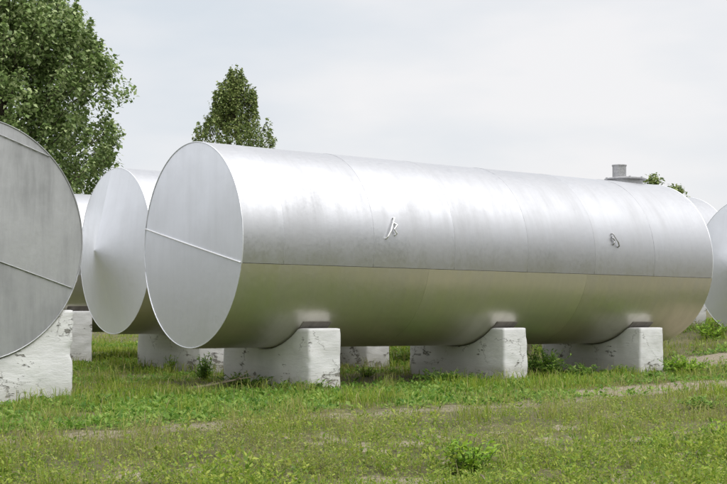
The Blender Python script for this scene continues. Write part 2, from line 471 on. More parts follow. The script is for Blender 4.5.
def end_plate(x, rad, lo, hi, slope, seed, thick=0.014, facing=-1, bulge=0.012):
    """piece of a round end between two sloping chords z = lo/hi + slope*y (about the centre); grid so that it can bulge a little"""
    poly = [(rad * math.cos(a), rad * math.sin(a)) for a in np.linspace(0, 2 * math.pi, 128, endpoint=False)]
    if hi is not None: poly = clip_poly(poly, -slope, 1, hi)
    if lo is not None: poly = clip_poly(poly, slope, -1, -lo)
    bm = bmesh.new()
    vs = [bm.verts.new((x, p[0], R + p[1])) for p in poly]
    f = bm.faces.new(vs)
    bmesh.ops.recalc_face_normals(bm, faces=[f])
    # cut into strips for the bulge
    for k in np.arange(-1.3, 1.31, 0.2):
        bmesh.ops.bisect_plane(bm, geom=bm.verts[:] + bm.edges[:] + bm.faces[:], plane_co=(x, k, 0), plane_no=(0, 1, 0))
        bmesh.ops.bisect_plane(bm, geom=bm.verts[:] + bm.edges[:] + bm.faces[:], plane_co=(x, 0, R + k), plane_no=(0, 0, 1))
    bm.verts.ensure_lookup_table()
    co = np.array([v.co for v in bm.verts])
    rr = np.hypot(co[:, 1], co[:, 2] - R) / rad
    nz = vnoise(co[:, 1] + 5, co[:, 2], 0.9, seed, 2) - 0.5
    for v, r_, q in zip(bm.verts, rr, nz):
        v.co.x += facing * (bulge * (1 - r_ ** 2) + 0.012 * q * (1 - r_ ** 4))
    ret = bmesh.ops.extrude_face_region(bm, geom=bm.faces[:])
    for v in [g for g in ret['geom'] if isinstance(g, bmesh.types.BMVert)]:
        v.co.x -= facing * thick
    bmesh.ops.recalc_face_normals(bm, faces=bm.faces[:])
    me = bpy.data.meshes.new('end_plate'); bm.to_mesh(me); bm.free()
    co = np.empty(len(me.vertices) * 3); me.vertices.foreach_get('co', co); co = co.reshape(-1, 3)
    set_uv(me, co[:, 1:3])
    me.polygons.foreach_set('use_smooth', np.ones(len(me.polygons), bool))
    me.set_sharp_from_angle(angle=math.radians(35))
    return me


def tube_mesh(pts, rad, nseg=8, closed=False, cap=True):
    pts = np.asarray(pts, float)
    rad = np.broadcast_to(np.asarray(rad, float), (len(pts),))
    n_ = len(pts)
    if closed: tan = np.roll(pts, -1, 0) - np.roll(pts, 1, 0)
    else: tan = np.gradient(pts, axis=0)
    tan /= np.linalg.norm(tan, axis=1)[:, None] + 1e-9
    up = np.array([0.0, 0, 1]); 
    side = np.cross(tan, up); bad = np.linalg.norm(side, axis=1) < 0.2
    side[bad] = np.cross(tan[bad], [1.0, 0, 0]); side /= np.linalg.norm(side, axis=1)[:, None]
    nor = np.cross(side, tan)
    a = np.linspace(0, 2 * math.pi, nseg, endpoint=False)
    v = pts[:, None] + rad[:, None, None] * (np.cos(a)[None, :, None] * side[:, None] + np.sin(a)[None, :, None] * nor[:, None])
    v = v.reshape(-1, 3)
    q = []
    for i in range(n_ if closed else n_ - 1):
        j = (i + 1) % n_
        for k in range(nseg):
            k2 = (k + 1) % nseg
            q.append((i * nseg + k, i * nseg + k2, j * nseg + k2, j * nseg + k))
    tr = []
    if not closed and cap:
        v = np.concatenate([v, pts[[0, -1]]]); c0, c1 = len(v) - 2, len(v) - 1
        for k in range(nseg):
            k2 = (k + 1) % nseg
            tr.append((c0, k2, k)); tr.append((c1, (n_ - 1) * nseg + k, (n_ - 1) * nseg + k2))
    return v, q, tr


def uv_mesh(name, v, q, tr):
    me = mesh_np(name, v, q, tr)
    set_uv(me, np.stack([v[:, 0] + v[:, 1], v[:, 2]], 1))
    return me


def box_mesh(name, size, mat4=None, bev=0.006):
    bm = bmesh.new()
    bmesh.ops.create_cube(bm, size=1.0, matrix=Matrix.Diagonal((*size, 1)))
    bmesh.ops.bevel(bm, geom=bm.edges[:], offset=bev, segments=2, affect='EDGES')
    if mat4 is not None: bm.transform(mat4)
    me = bpy.data.meshes.new(name); bm.to_mesh(me); bm.free()
    co = np.empty(len(me.vertices) * 3); me.vertices.foreach_get('co', co); co = co.reshape(-1, 3)
    set_uv(me, np.stack([co[:, 0] + co[:, 1], co[:, 2]], 1))
    return me


def ring_pts(x, rad, n_=96):
    a = np.linspace(0, 2 * math.pi, n_, endpoint=False)
    return np.stack([np.full(n_, x), rad * np.cos(a), R + rad * np.sin(a)], 1)


def cone_half(x, rad, h, f0, f1, seed, facing=-1):
    nf, nr = 40, 14
    fs = np.radians(np.linspace(f0, f1, nf)); rs = np.linspace(0.0, 1.0, nr)
    A, Q = np.meshgrid(fs, rs, indexing='ij')
    dent = 0.014 * (vnoise(Q * np.cos(A) * 2 + 9, Q * np.sin(A) * 2, 0.9, seed, 2) - 0.5) * (1 - Q)
    dent = dent - 0.95 * Q * (1 - Q) * np.abs(np.sin((A - math.radians(96)) / 2)) * np.exp(-np.abs(np.sin((A - math.radians(96)) / 2)) * 1.6)
    v = np.stack([(x + facing * (h * (1 - np.maximum(Q, 0.012)) + dent)).ravel(),
                  (-rad * Q * np.cos(A)).ravel(), (R + rad * Q * np.sin(A)).ravel()], 1)
    me = mesh_np('cone_plate', v, grid_quads(nf, nr))
    set_uv(me, v[:, 1:3] * 1.0)
    return me


def make_tank(loc, yaw, tilt, length, label, group, seam=-11.6, near='flat', end_lo=(0.0,), end_slope=0.204,
              m_up=M_UP, m_low=M_LOW, m_end=M_END, bounds=None, lowb=None, seed=1, fine=True, cone=0.36, bead=0.0101):
    root = empty('storage_tank', loc, (0, tilt, math.pi / 2 - yaw))
    tag(root, label, 'tank', group)
    dt, df = (0.09, 2.5) if fine else (0.2, 5.0)
    if bounds is None: bounds = list(np.linspace(0, length, max(3, int(length / 1.45) + 1)))
    if lowb is None: lowb = list(np.linspace(0, length, max(2, int(round(length / 3)) + 1)))
    g = 0.002
    for k in range(len(bounds) - 1):
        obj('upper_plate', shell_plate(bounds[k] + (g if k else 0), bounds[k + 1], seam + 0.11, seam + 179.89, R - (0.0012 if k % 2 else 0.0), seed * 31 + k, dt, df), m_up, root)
        if k:
            ff = np.radians(np.linspace(seam + 0.3, seam + 179.7, 90))
            v, q, tr = tube_mesh(np.stack([np.full(90, bounds[k]), -(R - 0.001) * np.cos(ff), R + (R - 0.001) * np.sin(ff)], 1), 0.0035 + 0.001 * np.sin(ff * 53), 6)
            obj('weld_seam', uv_mesh('weld_seam', v, q, tr), m_up, root)
    for k in range(len(lowb) - 1):
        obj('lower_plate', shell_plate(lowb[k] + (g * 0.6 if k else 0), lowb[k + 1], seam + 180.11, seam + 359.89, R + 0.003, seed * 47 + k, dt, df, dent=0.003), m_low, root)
    # ends
    for x, facing, kind in ((0.0, -1, near), (length, 1, 'flat')):
        if kind == 'flat':
            cuts = [None] + list(end_lo) + [None]
            for k in range(len(cuts) - 1):
                obj('end_plate', end_plate(x - facing * 0.006, R - 0.012, cuts[k], cuts[k + 1], end_slope, seed * 13 + k + (5 if facing > 0 else 0), facing=facing), m_end, root, smooth=False)
            if facing < 0:
                for c in end_lo:
                    # weld bead along each chord
                    aa = 1 + end_slope ** 2; bb = 2 * c * end_slope; cc = c * c - (R - 0.02) ** 2
                    y0 = (-bb - math.sqrt(bb * bb - 4 * aa * cc)) / 2 / aa; y1 = (-bb + math.sqrt(bb * bb - 4 * aa * cc)) / 2 / aa
                    ys = np.linspace(y0, y1, 70)
                    zz = c + end_slope * ys
                    xx = x - 0.012 * (1 - (ys ** 2 + zz ** 2) / R ** 2) - 0.004 + 0.0012 * np.sin(ys * 41)
                    v, q, tr = tube_mesh(np.stack([xx, ys, R + zz], 1), bead + 0.15 * bead * np.sin(ys * 67 + 1), 8)
                    obj('weld_seam', uv_mesh('weld_seam', v, q, tr), M_WELD if bead > 0.01 else m_end, root)
        else:
            obj('cone_plate', cone_half(x, R - 0.006, cone, 96, 276, seed, facing), m_end, root)
            obj('cone_plate', cone_half(x, R - 0.006, cone, 276.0, 456.0, seed, facing), m_end, root)
        v, q, tr = tube_mesh(ring_pts(x - facing * 0.004, R - 0.004), 0.0075, 8, closed=True)
        obj('rim', uv_mesh('rim', v, q, tr), m_end, root)
    return root


def pad_mesh(t0, t1, half):
    """steel bearing pad bent round the underside"""
    fs = np.radians(np.linspace(270 - half, 270 + half, 60)); ts = np.linspace(t0, t1, 3)
    rr = R + 0.012
    vs, q = [], []
    for r_ in (rr, R - 0.02):
        T, A = np.meshgrid(ts, fs, indexing='ij')
        vs.append(np.stack([T.ravel(), (-r_ * np.cos(A)).ravel(), (R + r_ * np.sin(A)).ravel()], 1))
    n1 = len(vs[0]); nf = len(fs)
    v = np.concatenate(vs)
    q = list(map(tuple, grid_quads(3, nf)))
    for j in range(nf - 1):
        q.append((j, j + 1, n1 + j + 1, n1 + j)); q.append((2 * nf + j + 1, 2 * nf + j, n1 + 2 * nf + j, n1 + 2 * nf + j + 1))
    for i in range(2):
        q.append((i * nf, n1 + i * nf, n1 + (i + 1) * nf, (i + 1) * nf)); q.append((i * nf + nf - 1, (i + 1) * nf + nf - 1, n1 + (i + 1) * nf + nf - 1, n1 + i * nf + nf - 1))
    me = mesh_np('saddle_pad', v, q)
    set_uv(me, np.stack([v[:, 0], np.tile(np.tile(fs * R, 3), 2)], 1))
    me.set_sharp_from_angle(angle=math.radians(40))
    return me


def pier_mesh(half_y, thick, top, axis_z, arc_r, seed, step=0.035, bury=0.35, rough=0.016):
    """concrete saddle: block with a round seat; local x = along the tank, centred; z = 0 at the ground"""
    ny, nx, nz = int(2 * half_y / step) + 1, int(thick / step) + 1, int((top + bury) / step) + 1
    if ny % 2 == 0: ny += 1
    ys, xs, zs = np.linspace(-half_y, half_y, ny), np.linspace(-thick / 2, thick / 2, nx), np.linspace(0, 1, nz)
    tops = np.where(np.abs(ys) < arc_r, axis_z - np.sqrt(np.maximum(arc_r ** 2 - ys ** 2, 0)), top)
    tops = np.minimum(tops, top)
    idx, V = {}, []
    def vid(i, j, k):
        key = (i, j, k)
        if key not in idx:
            idx[key] = len(V)
            V.append((xs[j], ys[i], -bury + (tops[i] + bury) * zs[k]))
        return idx[key]
    Q = []
    for i in range(ny - 1):
        for k in range(nz - 1):
            Q.append((vid(i, 0, k), vid(i, 0, k + 1), vid(i + 1, 0, k + 1), vid(i + 1, 0, k)))
            Q.append((vid(i, nx - 1, k), vid(i + 1, nx - 1, k), vid(i + 1, nx - 1, k + 1), vid(i, nx - 1, k + 1)))
        for j in range(nx - 1):
            Q.append((vid(i, j, nz - 1), vid(i, j + 1, nz - 1), vid(i + 1, j + 1, nz - 1), vid(i + 1, j, nz - 1)))
            Q.append((vid(i, j, 0), vid(i + 1, j, 0), vid(i + 1, j + 1, 0), vid(i, j + 1, 0)))
    for j in range(nx - 1):
        for k in range(nz - 1):
            Q.append((vid(0, j, k), vid(0, j + 1, k), vid(0, j + 1, k + 1), vid(0, j, k + 1)))
            Q.append((vid(ny - 1, j, k), vid(ny - 1, j, k + 1), vid(ny - 1, j + 1, k + 1), vid(ny - 1, j + 1, k)))
    V = np.array(V); Q = np.array(Q)
    E = np.unique(np.sort(np.concatenate([Q[:, [0, 1]], Q[:, [1, 2]], Q[:, [2, 3]], Q[:, [3, 0]]]), axis=1), axis=0)
    for it in range(1):
        acc = np.zeros_like(V); cnt = np.zeros(len(V))
        for a, b_ in ((0, 1), (1, 0)):
            np.add.at(acc, E[:, a], V[E[:, b_]]); np.add.at(cnt, E[:, a], 1)
        V = V * 0.45 + 0.55 * acc / cnt[:, None]
    cen = np.array([0, 0, top * 0.4]); d = V - cen
    # uneven faces: push x by noise over (y,z), y by noise over (x,z)
    nx_ = vnoise(V[:, 1] + seed, V[:, 2] + 3, 3.0, seed, 4) - 0.5
    ny_ = vnoise(V[:, 0] + seed, V[:, 2] + 9, 5.0, seed + 4, 4) - 0.5
    V[:, 0] += 2.2 * rough * nx_ * np.sign(V[:, 0]); V[:, 1] += 2.2 * rough * ny_ * np.sign(V[:, 1])
    V[:, 1] *= 1 + 0.012 * np.clip(0.4 - V[:, 2], 0, 1)
    # knocked-off bits along the edges
    chip = sstep(0.66, 0.8, vnoise(V[:, 1] * 1.3 + V[:, 0] * 2.1, V[:, 2] * 1.3 + seed, 4.0, seed + 9, 2))
    edge = sstep(thick * 0.5 - 0.09, thick * 0.5, np.abs(V[:, 0])) * sstep(half_y - 0.12, half_y, np.abs(V[:, 1]))
    V[:, 0] *= 1 - 0.06 * chip * edge; V[:, 1] *= 1 - 0.015 * chip * edge
    me = mesh_np('concrete_pier', V, Q)
    return me


PIERS = []      # footprints for keeping the plants out: (x, y, yaw, half thickness, half width)


def T(loc, yaw, tilt, *a, **k):
    r = make_tank(loc, yaw, tilt, *a, **k)
    INFO[r.name] = (loc, yaw, tilt)
    return r


INFO = {}


def pier(tank, t, *a, **k):
    loc, yaw, tilt = INFO[tank.name]
    x, y = loc[0] + math.sin(yaw) * t, loc[1] + math.cos(yaw) * t
    zb = loc[2] - math.sin(tilt) * t
    gz = float(ground_h(x, y))
    half_y, thick, seed, step = k.get('half_y', 1.13), k.get('thick', 0.5), k.get('seed', 1), k.get('step', 0.035)
    drop = k.get('drop', 1.10)
    me = pier_mesh(half_y, thick, zb - gz + R - drop, zb - gz + R, R + 0.016, seed, step)
    o = obj('concrete_pier', me, k.get('mat', M_PIER))
    o.location = (x, y, gz); o.rotation_euler = (0, 0, math.pi / 2 - yaw)
    tag(o, a[0], 'pier', a[1])
    PIERS.append((x, y, yaw, thick / 2, half_y))
    ph = math.degrees(math.acos(min(0.99, max(-0.99, (drop - 0.09) / R))))
    obj('saddle_pad', pad_mesh(t - thick * 0.45, t + thick * 0.45, ph), M_PAD, tank)
    return o


G_T = 'aluminium painted tanks on concrete piers'
G_P = 'whitewashed concrete piers under the tanks'
main = T((C0[0], C0[1], EYE + 0.791 - R), YAW, 0.009, L,
         'large silver tank with flat seamed end and a round hatch on top', G_T,
         bounds=[0, 0.615, 2.04, 3.45, 4.85, 6.25, 7.6, L], lowb=[0, 3.0, 6.1, L], seed=2)
pier(main, 1.42, 'whitewashed pier beneath the hatched tank, beside its flat seamed end', G_P, seed=3)
pier(main, 4.83, 'whitewashed pier beneath the middle of the hatched tank', G_P, seed=5, thick=0.46)
pier(main, 7.80, 'cracked whitewashed pier beneath the hatch end of the large tank', G_P, seed=8, thick=0.54)

# hatch on the crown near the far end
hz = 2 * R
h_root = empty('hatch', (8.42, 0, hz - 0.03)); h_root.parent = main
def lathe(name, prof, n_=40):
    a = np.linspace(0, 2 * math.pi, n_, endpoint=False)
    v, q = [], []
    for r_, z_ in prof: v += [(r_ * math.cos(s), r_ * math.sin(s), z_) for s in a]
    for i in range(len(prof) - 1):
        for k in range(n_):
            k2 = (k + 1) % n_
            q.append((i * n_ + k, i * n_ + k2, (i + 1) * n_ + k2, (i + 1) * n_ + k))
    v = np.array(v)
    me = uv_mesh(name, v, q, None)
    me.polygons.foreach_set('use_smooth', np.ones(len(me.polygons), bool))
    me.set_sharp_from_angle(angle=math.radians(30))
    return me
obj('hatch_neck', lathe('hatch_neck', [(0.30, -0.05), (0.30, 0.07), (0.29, 0.07)]), M_HATCH, h_root, smooth=False)
obj('hatch_lid', lathe('hatch_lid', [(0.0, 0.072), (0.35, 0.072), (0.355, 0.08), (0.355, 0.095), (0.34, 0.102), (0.20, 0.125), (0.0, 0.13)]), M_HATCH, h_root, smooth=False)
vp = obj('vent_pipe', lathe('vent_pipe', [(0.118, 0.10), (0.118, 0.315), (0.128, 0.316), (0.128, 0.335), (0.10, 0.335), (0.10, 0.2)]), M_HATCH, h_root, smooth=False)
vp.location = (-0.09, 0.05, 0)
for k in range(8):
    a = k * math.pi / 4 + 0.2
    bo = obj('bolt', lathe('bolt', [(0.018, 0.07), (0.018, 0.118), (0.0, 0.12)], 6), M_HATCH, h_root, smooth=False)
    bo.location = (0.322 * math.cos(a), 0.322 * math.sin(a), 0)

# welded lugs: cut-off hooks left on the side of the shell
def lug(t, f, m, flip=1, sc=1.0):
    fr = math.radians(f)
    rad = R
    pos = Vector((t, -rad * math.cos(fr), R + rad * math.sin(fr)))
    er = Vector((0, -math.cos(fr), math.sin(fr))); ef = Vector((0, math.sin(fr), math.cos(fr))); et = Vector((1, 0, 0))
    def P(a, b_, c): return pos + et * a * flip * sc + ef * b_ * sc + er * c
    strokes = [[(0.06, 0.14, -0.005), (0.055, 0.13, 0.03), (-0.04, -0.06, 0.05), (-0.09, -0.14, 0.03), (-0.10, -0.16, -0.005)],
               [(0.04, 0.08, -0.004), (0.09, 0.03, 0.035), (0.03, -0.03, 0.035), (0.07, -0.09, 0.03), (0.05, -0.11, -0.004)]]
    ro = None
    for s in strokes:
        pts = [P(*p) for p in s]
        fine = []
        for i in range(len(pts) - 1):
            for w in np.linspace(0, 1, 5, endpoint=False): fine.append(pts[i].lerp(pts[i + 1], w))
        fine.append(pts[-1])
        v, q, tr = tube_mesh(np.array([list(p) for p in fine]), 0.011, 8)
        o = obj('welded_hook', uv_mesh('welded_hook', v, q, tr), m, main)
lug(2.33, 11.2, M_WELD, 1)
lug(6.69, 11.2, M_HATCH, -1, 0.7)

# the tank beside it with a coned end, its row-mate and the next row
t2 = T((-4.146, 21.03, EYE + 0.882 - R), YAW, 0.006, L, 'silver tank with a shallow cone end standing right behind the hatched tank', G_T,
       near='cone', seed=7, fine=True)
pier(t2, 1.25, 'whitewashed pier below the cone end of the tank behind the hatched one', G_P, seed=11, mat=M_PIERW)
pier(t2, 4.62, 'whitewashed pier below the middle of the cone-ended tank behind the hatched one', G_P, seed=12, mat=M_PIERW)
pier(t2, 7.75, 'whitewashed pier below the far end of the cone-ended tank behind the hatched one', G_P, seed=13, step=0.06)

t3c = C0 - PN * 8.82
t3 = T((t3c[0], t3c[1], EYE + 0.82 - R), YAW, 0.0, L, 'silver tank mostly hidden, under the big leafy tree', G_T, seed=9, fine=False)
pier(t3, 2.02 - 0.25, 'block-shaped whitewashed pier of the mostly hidden tank under the big tree', G_P, seed=15, mat=M_PIERW, drop=0.95)
pier(t3, 5.2, 'whitewashed pier at the middle of the mostly hidden tank under the big tree', G_P, seed=16, step=0.06)
pier(t3, 8.2, 'whitewashed pier at the far end of the mostly hidden tank under the big tree', G_P, seed=17, step=0.06)

t5c = np.array([-4.146, 21.03]) + AX * 9.75
t5 = T((t5c[0], t5c[1], EYE + 1.10 - R), YAW, 0.0, 4.55, 'short pale tank showing only its shoulder past the hatched tank', G_T, seed=21, fine=False)
pier(t5, 0.9, 'whitewashed pier under the short pale tank, hidden end', G_P, seed=22, step=0.06)
pier(t5, 3.75, 'small whitewashed pier under the short pale tank beyond the hatched tank', G_P, seed=23, step=0.05, half_y=1.05)

t6 = T((7.52, 24.54, EYE + 0.66 - R + 0.06), YAW, 0.0, L, 'grey cone-ended tank standing past the hatch end of the large tank', G_T, near='cone', seed=25, cone=0.42,
       m_end=M_END, fine=False)
pier(t6, 1.6, 'whitewashed pier under the cone of the tank past the hatch end', G_P, seed=26, step=0.06)
pier(t6, 7.0, 'whitewashed pier under the far half of the tank past the hatch end', G_P, seed=27, step=0.06)

LY = -0.75
t1 = T((-4.356, 14.163, EYE + 0.7305 - R), LY, 0.0, L, 'weathered grey tank with streaked flat end, turned square to the others', G_T,
       end_lo=(-0.15, 1.29), end_slope=0.315, seam=-18, m_end=M_OLD, m_up=M_UP, m_low=M_LOW, seed=31, bead=0.006)
pier(t1, 0.30, 'broad whitewashed pier under the streaked grey end of the weathered tank', G_P, seed=33, half_y=1.28, thick=0.55, drop=0.80)
pier(t1, 4.4, 'whitewashed pier under the middle of the weathered grey tank', G_P, seed=34, step=0.06)
pier(t1, 8.3, 'whitewashed pier under the back end of the weathered grey tank', G_P, seed=35, step=0.06)


# ------------------------------------------------------------------ low plants
def in_piers(x, y, pad=0.0):
    m = np.zeros(len(x), bool)
    for px, py, yaw, ht, hw in PIERS:
        dx, dy = x - px, y - py
        a = dx * math.sin(yaw) + dy * math.cos(yaw); c = -dx * math.cos(yaw) + dy * math.sin(yaw)
        m |= (np.abs(a) < ht + pad) & (np.abs(c) < hw + pad)
    return m


def scatter(d0, zref, power, z0, z1, dens, seed, margin=2.0):
    """positions in front of the camera, denser where near; dens(x,y)->0..1"""
    r = np.random.default_rng(seed)
    xs, ys = [], []
    edges = np.linspace(z0, z1, 60)
    for a, b_ in zip(edges[:-1], edges[1:]):
        zc = 0.5 * (a + b_); hw = 0.2866 * b_ + margin
        n_ = int(d0 * (zref / zc) ** power * 2 * hw * (b_ - a))
        xs.append(r.uniform(-hw, hw, n_)); ys.append(r.uniform(a, b_, n_))
    x, y = np.concatenate(xs), np.concatenate(ys)
    keep = (r.random(len(x)) < dens(x, y)) & ~in_piers(x, y, -0.01)
    return x[keep], y[keep]


def under_tank(x, y):
    """1 in the dry strip right below the tanks"""
    t, p = tp(x, y)
    return ((np.abs(p) < 0.95) & (t > 0.2) & (t < 9)).astype(float)


def blades(x, y, hgt, wid, lean, seed, dry):
    """curved grass blades: quad + tip"""
    r = np.random.default_rng(seed)
    n_ = len(x); z = ground_h(x, y) - 0.01
    az = r.uniform(0, 2 * math.pi, n_); ld = r.uniform(0, 2 * math.pi, n_)
    ln = lean * r.random(n_) * hgt
    w = np.stack([np.cos(az), np.sin(az), np.zeros(n_)], 1) * (wid / 2)[:, None]
    b0 = np.stack([x, y, z], 1)
    dv = np.stack([np.cos(ld), np.sin(ld), np.zeros(n_)], 1)
    m_ = b0 + dv * (ln * 0.35)[:, None] + np.array([0, 0, 1]) * (hgt * 0.6)[:, None]
    tip = b0 + dv * ln[:, None] + np.array([0, 0, 1]) * (hgt * (1 - 0.25 * lean))[:, None]
    V = np.stack([b0 - w, b0 + w, m_ + w * 0.8, m_ - w * 0.8, tip], 1).reshape(-1, 3)
    k = 5 * np.arange(n_)
    q = np.stack([k, k + 1, k + 2, k + 3], 1); t = np.stack([k + 3, k + 2, k + 4], 1)
    return V, q, t, np.repeat(dry, 5)


def leaves(base, direc, length, width, fold, seed):
    """pointed folded leaves, 4 triangles: base, two sides, mid rib, tip"""
    r = np.random.default_rng(seed)
    n_ = len(base)
    d = direc / (np.linalg.norm(direc, axis=1)[:, None] + 1e-9)
    up = np.tile([0.0, 0, 1], (n_, 1)) + r.normal(0, 0.35, (n_, 3))
    s = np.cross(d, up); s /= np.linalg.norm(s, axis=1)[:, None] + 1e-9
    nn = np.cross(s, d)
    L_, W_ = length[:, None], width[:, None]
    mid = base + d * L_ * 0.45 - nn * L_ * 0.02
    tip = base + d * L_ - nn * L_ * r.uniform(0.02, 0.25, (n_, 1))
    a = mid + s * W_ * 0.5 + nn * W_ * fold; c = mid - s * W_ * 0.5 + nn * W_ * fold
    V = np.stack([base, a, tip, c, mid], 1).reshape(-1, 3)
    k = 5 * np.arange(n_)
    t = np.concatenate([np.stack([k, k + 1, k + 4], 1), np.stack([k + 1, k + 2, k + 4], 1), np.stack([k + 2, k + 3, k + 4], 1), np.stack([k + 3, k, k + 4], 1)])
    return V, t


def rosettes(x, y, nl, size, spread, seed, up0=0.25, height=None):
    """broad-leaved weeds: several leaves from a short stem"""
    r = np.random.default_rng(seed)
    n_ = len(x); z = ground_h(x, y)
    B = np.repeat(np.stack([x, y, z], 1), nl, axis=0)
    m_ = len(B)
    az = r.uniform(0, 2 * math.pi, m_); el = r.uniform(up0 - 0.3, up0 + 0.9, m_)
    d = np.stack([np.cos(az) * np.cos(el), np.sin(az) * np.cos(el), np.sin(el)], 1)
    sz = np.repeat(size, nl) * r.uniform(0.6, 1.15, m_)
    hh = np.repeat(height, nl) if height is not None else sz * 0.6
    B = B + np.stack([np.cos(az), np.sin(az), np.zeros(m_)], 1) * (sz * spread * r.random(m_))[:, None]
    B[:, 2] += hh * r.random(m_)
    return leaves(B, d, sz, sz * r.uniform(0.38, 0.62, m_), 0.12, seed + 1)


def lush(x, y):
    """where the broad weeds grow: between the tanks and the track"""
    t, p = tp(x, y)
    a = sstep(4.6, 3.8, p) * sstep(0.2, 1.3, p + 0.6)
    rowback = sstep(-1.0, -1.6, p)
    n_ = vnoise(x, y, 0.7, 71, 3)
    z = np.maximum(a * sstep(0.28, 0.5, n_ + 0.12), 0.6 * rowback * sstep(0.35, 0.6, n_))
    return z


def d_grass(x, y):
    t, p = tp(x, y)
    n_ = vnoise(x, y, 0.9, 91, 3)
    return np.clip((1 - 0.93 * bare_mask(x, y)) * (0.25 + 0.9 * sstep(0.35, 0.65, n_)) * (1 - 0.45 * sstep(5, 6, p)) * (1 - 0.8 * under_tank(x, y)), 0.02, 1)


def d_broad(x, y):
    return np.clip(lush(x, y) * (1 - 0.9 * bare_mask(x, y)) * (1 - 0.6 * under_tank(x, y)), 0, 1)


def d_fine(x, y):
    t, p = tp(x, y)
    return np.clip(sstep(4.6, 5.6, p) * (0.28 + 0.72 * sstep(0.42, 0.62, vnoise(x, y, 1.5, 131, 3))) * (1 - 0.9 * bare_mask(x, y)) * (0.55 + 0.45 * sstep(6.6, 8.0, p)), 0, 1)


def dryness(x, y, r):
    t, p = tp(x, y)
    n_ = vnoise(x, y, 0.5, 151, 3)
    track = sstep(1.3, 0.3, np.abs(p - path_center(t)))
    upper = sstep(4.8, 5.6, p) * sstep(8.2, 6.6, p) * (0.35 + 0.65 * sstep(-5.5, -2.0, t))
    base = 0.4 * sstep(0.52, 0.75, n_) + 0.5 * track + 0.5 * upper * sstep(0.3, 0.6, vnoise(x, y, 1.4, 157, 3)) + 0.12 * sstep(5, 6, p) + 0.1 * under_tank(x, y)
    return np.clip(base * r.uniform(0.2, 1.2, len(x)), 0, 0.95)


r_ = np.random.default_rng(5)
x, y = scatter(1700, 8, 1.45, 6.0, 42, d_grass, 41)
t_, p_ = tp(x, y)
hg = (0.035 + 0.085 * r_.random(len(x)) ** 1.5) * (0.75 + 0.7 * vnoise(x, y, 0.8, 77, 2)) * (1 + 0.5 * sstep(20, 35, y))
hg = hg * np.where(np.abs(p_ - path_center(t_)) < 0.6, 0.55, 1.0)
wd = (0.0035 + 0.004 * r_.random(len(x))) * (1 + np.clip((y - 10) / 16, 0, 1.6))
V, q, t, dr = blades(x, y, hg, wd, 0.9, 42, dryness(x, y, r_))
me = mesh_np('grass', V, q, t); point_attr(me, 'dry', dr)
tag(obj('grass', me, M_GRASS, smooth=False), 'short mixed green and straw grass covering the ground', 'grass', kind='stuff')

# broad-leaved ground cover
x, y = scatter(190, 12, 1.3, 7, 36, d_broad, 51)
V, t = rosettes(x, y, 8, np.random.default_rng(3).uniform(0.035, 0.08, len(x)) * (1 + 0.4 * sstep(18, 30, y)), 1.1, 52)
me = mesh_np('broad_weeds', V, None, t); point_attr(me, 'dry', np.zeros(len(V)))
tag(obj('ground_cover_weeds', me, M_WEED, smooth=False), 'low broad-leaved weeds carpeting the ground before the piers', 'weeds', kind='stuff')

# fine weeds on the bank: upright little stems with small leaves
x, y = scatter(700, 8, 1.3, 5.5, 16, d_fine, 61)
rr = np.random.default_rng(6)
ht = rr.uniform(0.05, 0.22, len(x)) * (0.6 + 0.8 * vnoise(x, y, 1.1, 44, 2))
V, t = rosettes(x, y, 13, rr.uniform(0.014, 0.032, len(x)), 1.0, 62, up0=0.3, height=ht)
dr = np.repeat(dryness(x, y, rr) * 0.8, 13 * 5)
me = mesh_np('fine_weeds', V, None, t); point_attr(me, 'dry', dr)
tag(obj('bank_weeds', me, M_FINE, smooth=False), 'fine small-leaved weeds covering the bank below the dirt track', 'weeds', kind='stuff')


# taller tufts and mid-sized leafy weeds in clumps on the bank and round the track
def d_clump(x, y):
    t, p = tp(x, y)
    return sstep(0.50, 0.62, vnoise(x, y, 1.9, 171, 2)) * (1 - 0.8 * bare_mask(x, y)) * sstep(4.9, 5.8, p) * (0.5 + 0.5 * sstep(6.5, 8, p))


x, y = scatter(220, 8, 1.3, 5.5, 18, d_clump, 63)
rr = np.random.default_rng(8)
V, t = rosettes(x, y, 10, rr.uniform(0.025, 0.055, len(x)), 1.0, 64, up0=0.35, height=rr.uniform(0.06, 0.20, len(x)) * (1 + 0.6 * sstep(0.6, 0.7, vnoise(x, y, 1.9, 171, 2))))
me = mesh_np('clump_weeds', V, None, t); point_attr(me, 'dry', np.repeat(dryness(x, y, rr) * 0.5, 50))
tag(obj('clump_weeds', me, M_FINE, smooth=False), 'leafy weed clumps dotted over the bank', 'weeds', kind='stuff')


def d_tuft(x, y):
    t, p = tp(x, y)
    return sstep(0.60, 0.68, vnoise(x, y, 2.7, 191, 2)) * (1 - 0.9 * bare_mask(x, y)) * (1 - 0.8 * under_tank(x, y))


x, y = scatter(900, 8, 1.2, 5.5, 30, d_tuft, 65)
rr = np.random.default_rng(9)
V, q, t, dr = blades(x, y, rr.uniform(0.12, 0.30, len(x)), rr.uniform(0.004, 0.008, len(x)) * (1 + np.clip((y - 10) / 16, 0, 1.2)), 1.0, 66, dryness(x, y, rr))
me = mesh_np('tall_grass', V, q, t); point_attr(me, 'dry', dr)
tag(obj('tall_grass', me, M_GRASS, smooth=False), 'taller loose grass tufts scattered through the turf', 'grass', kind='stuff')


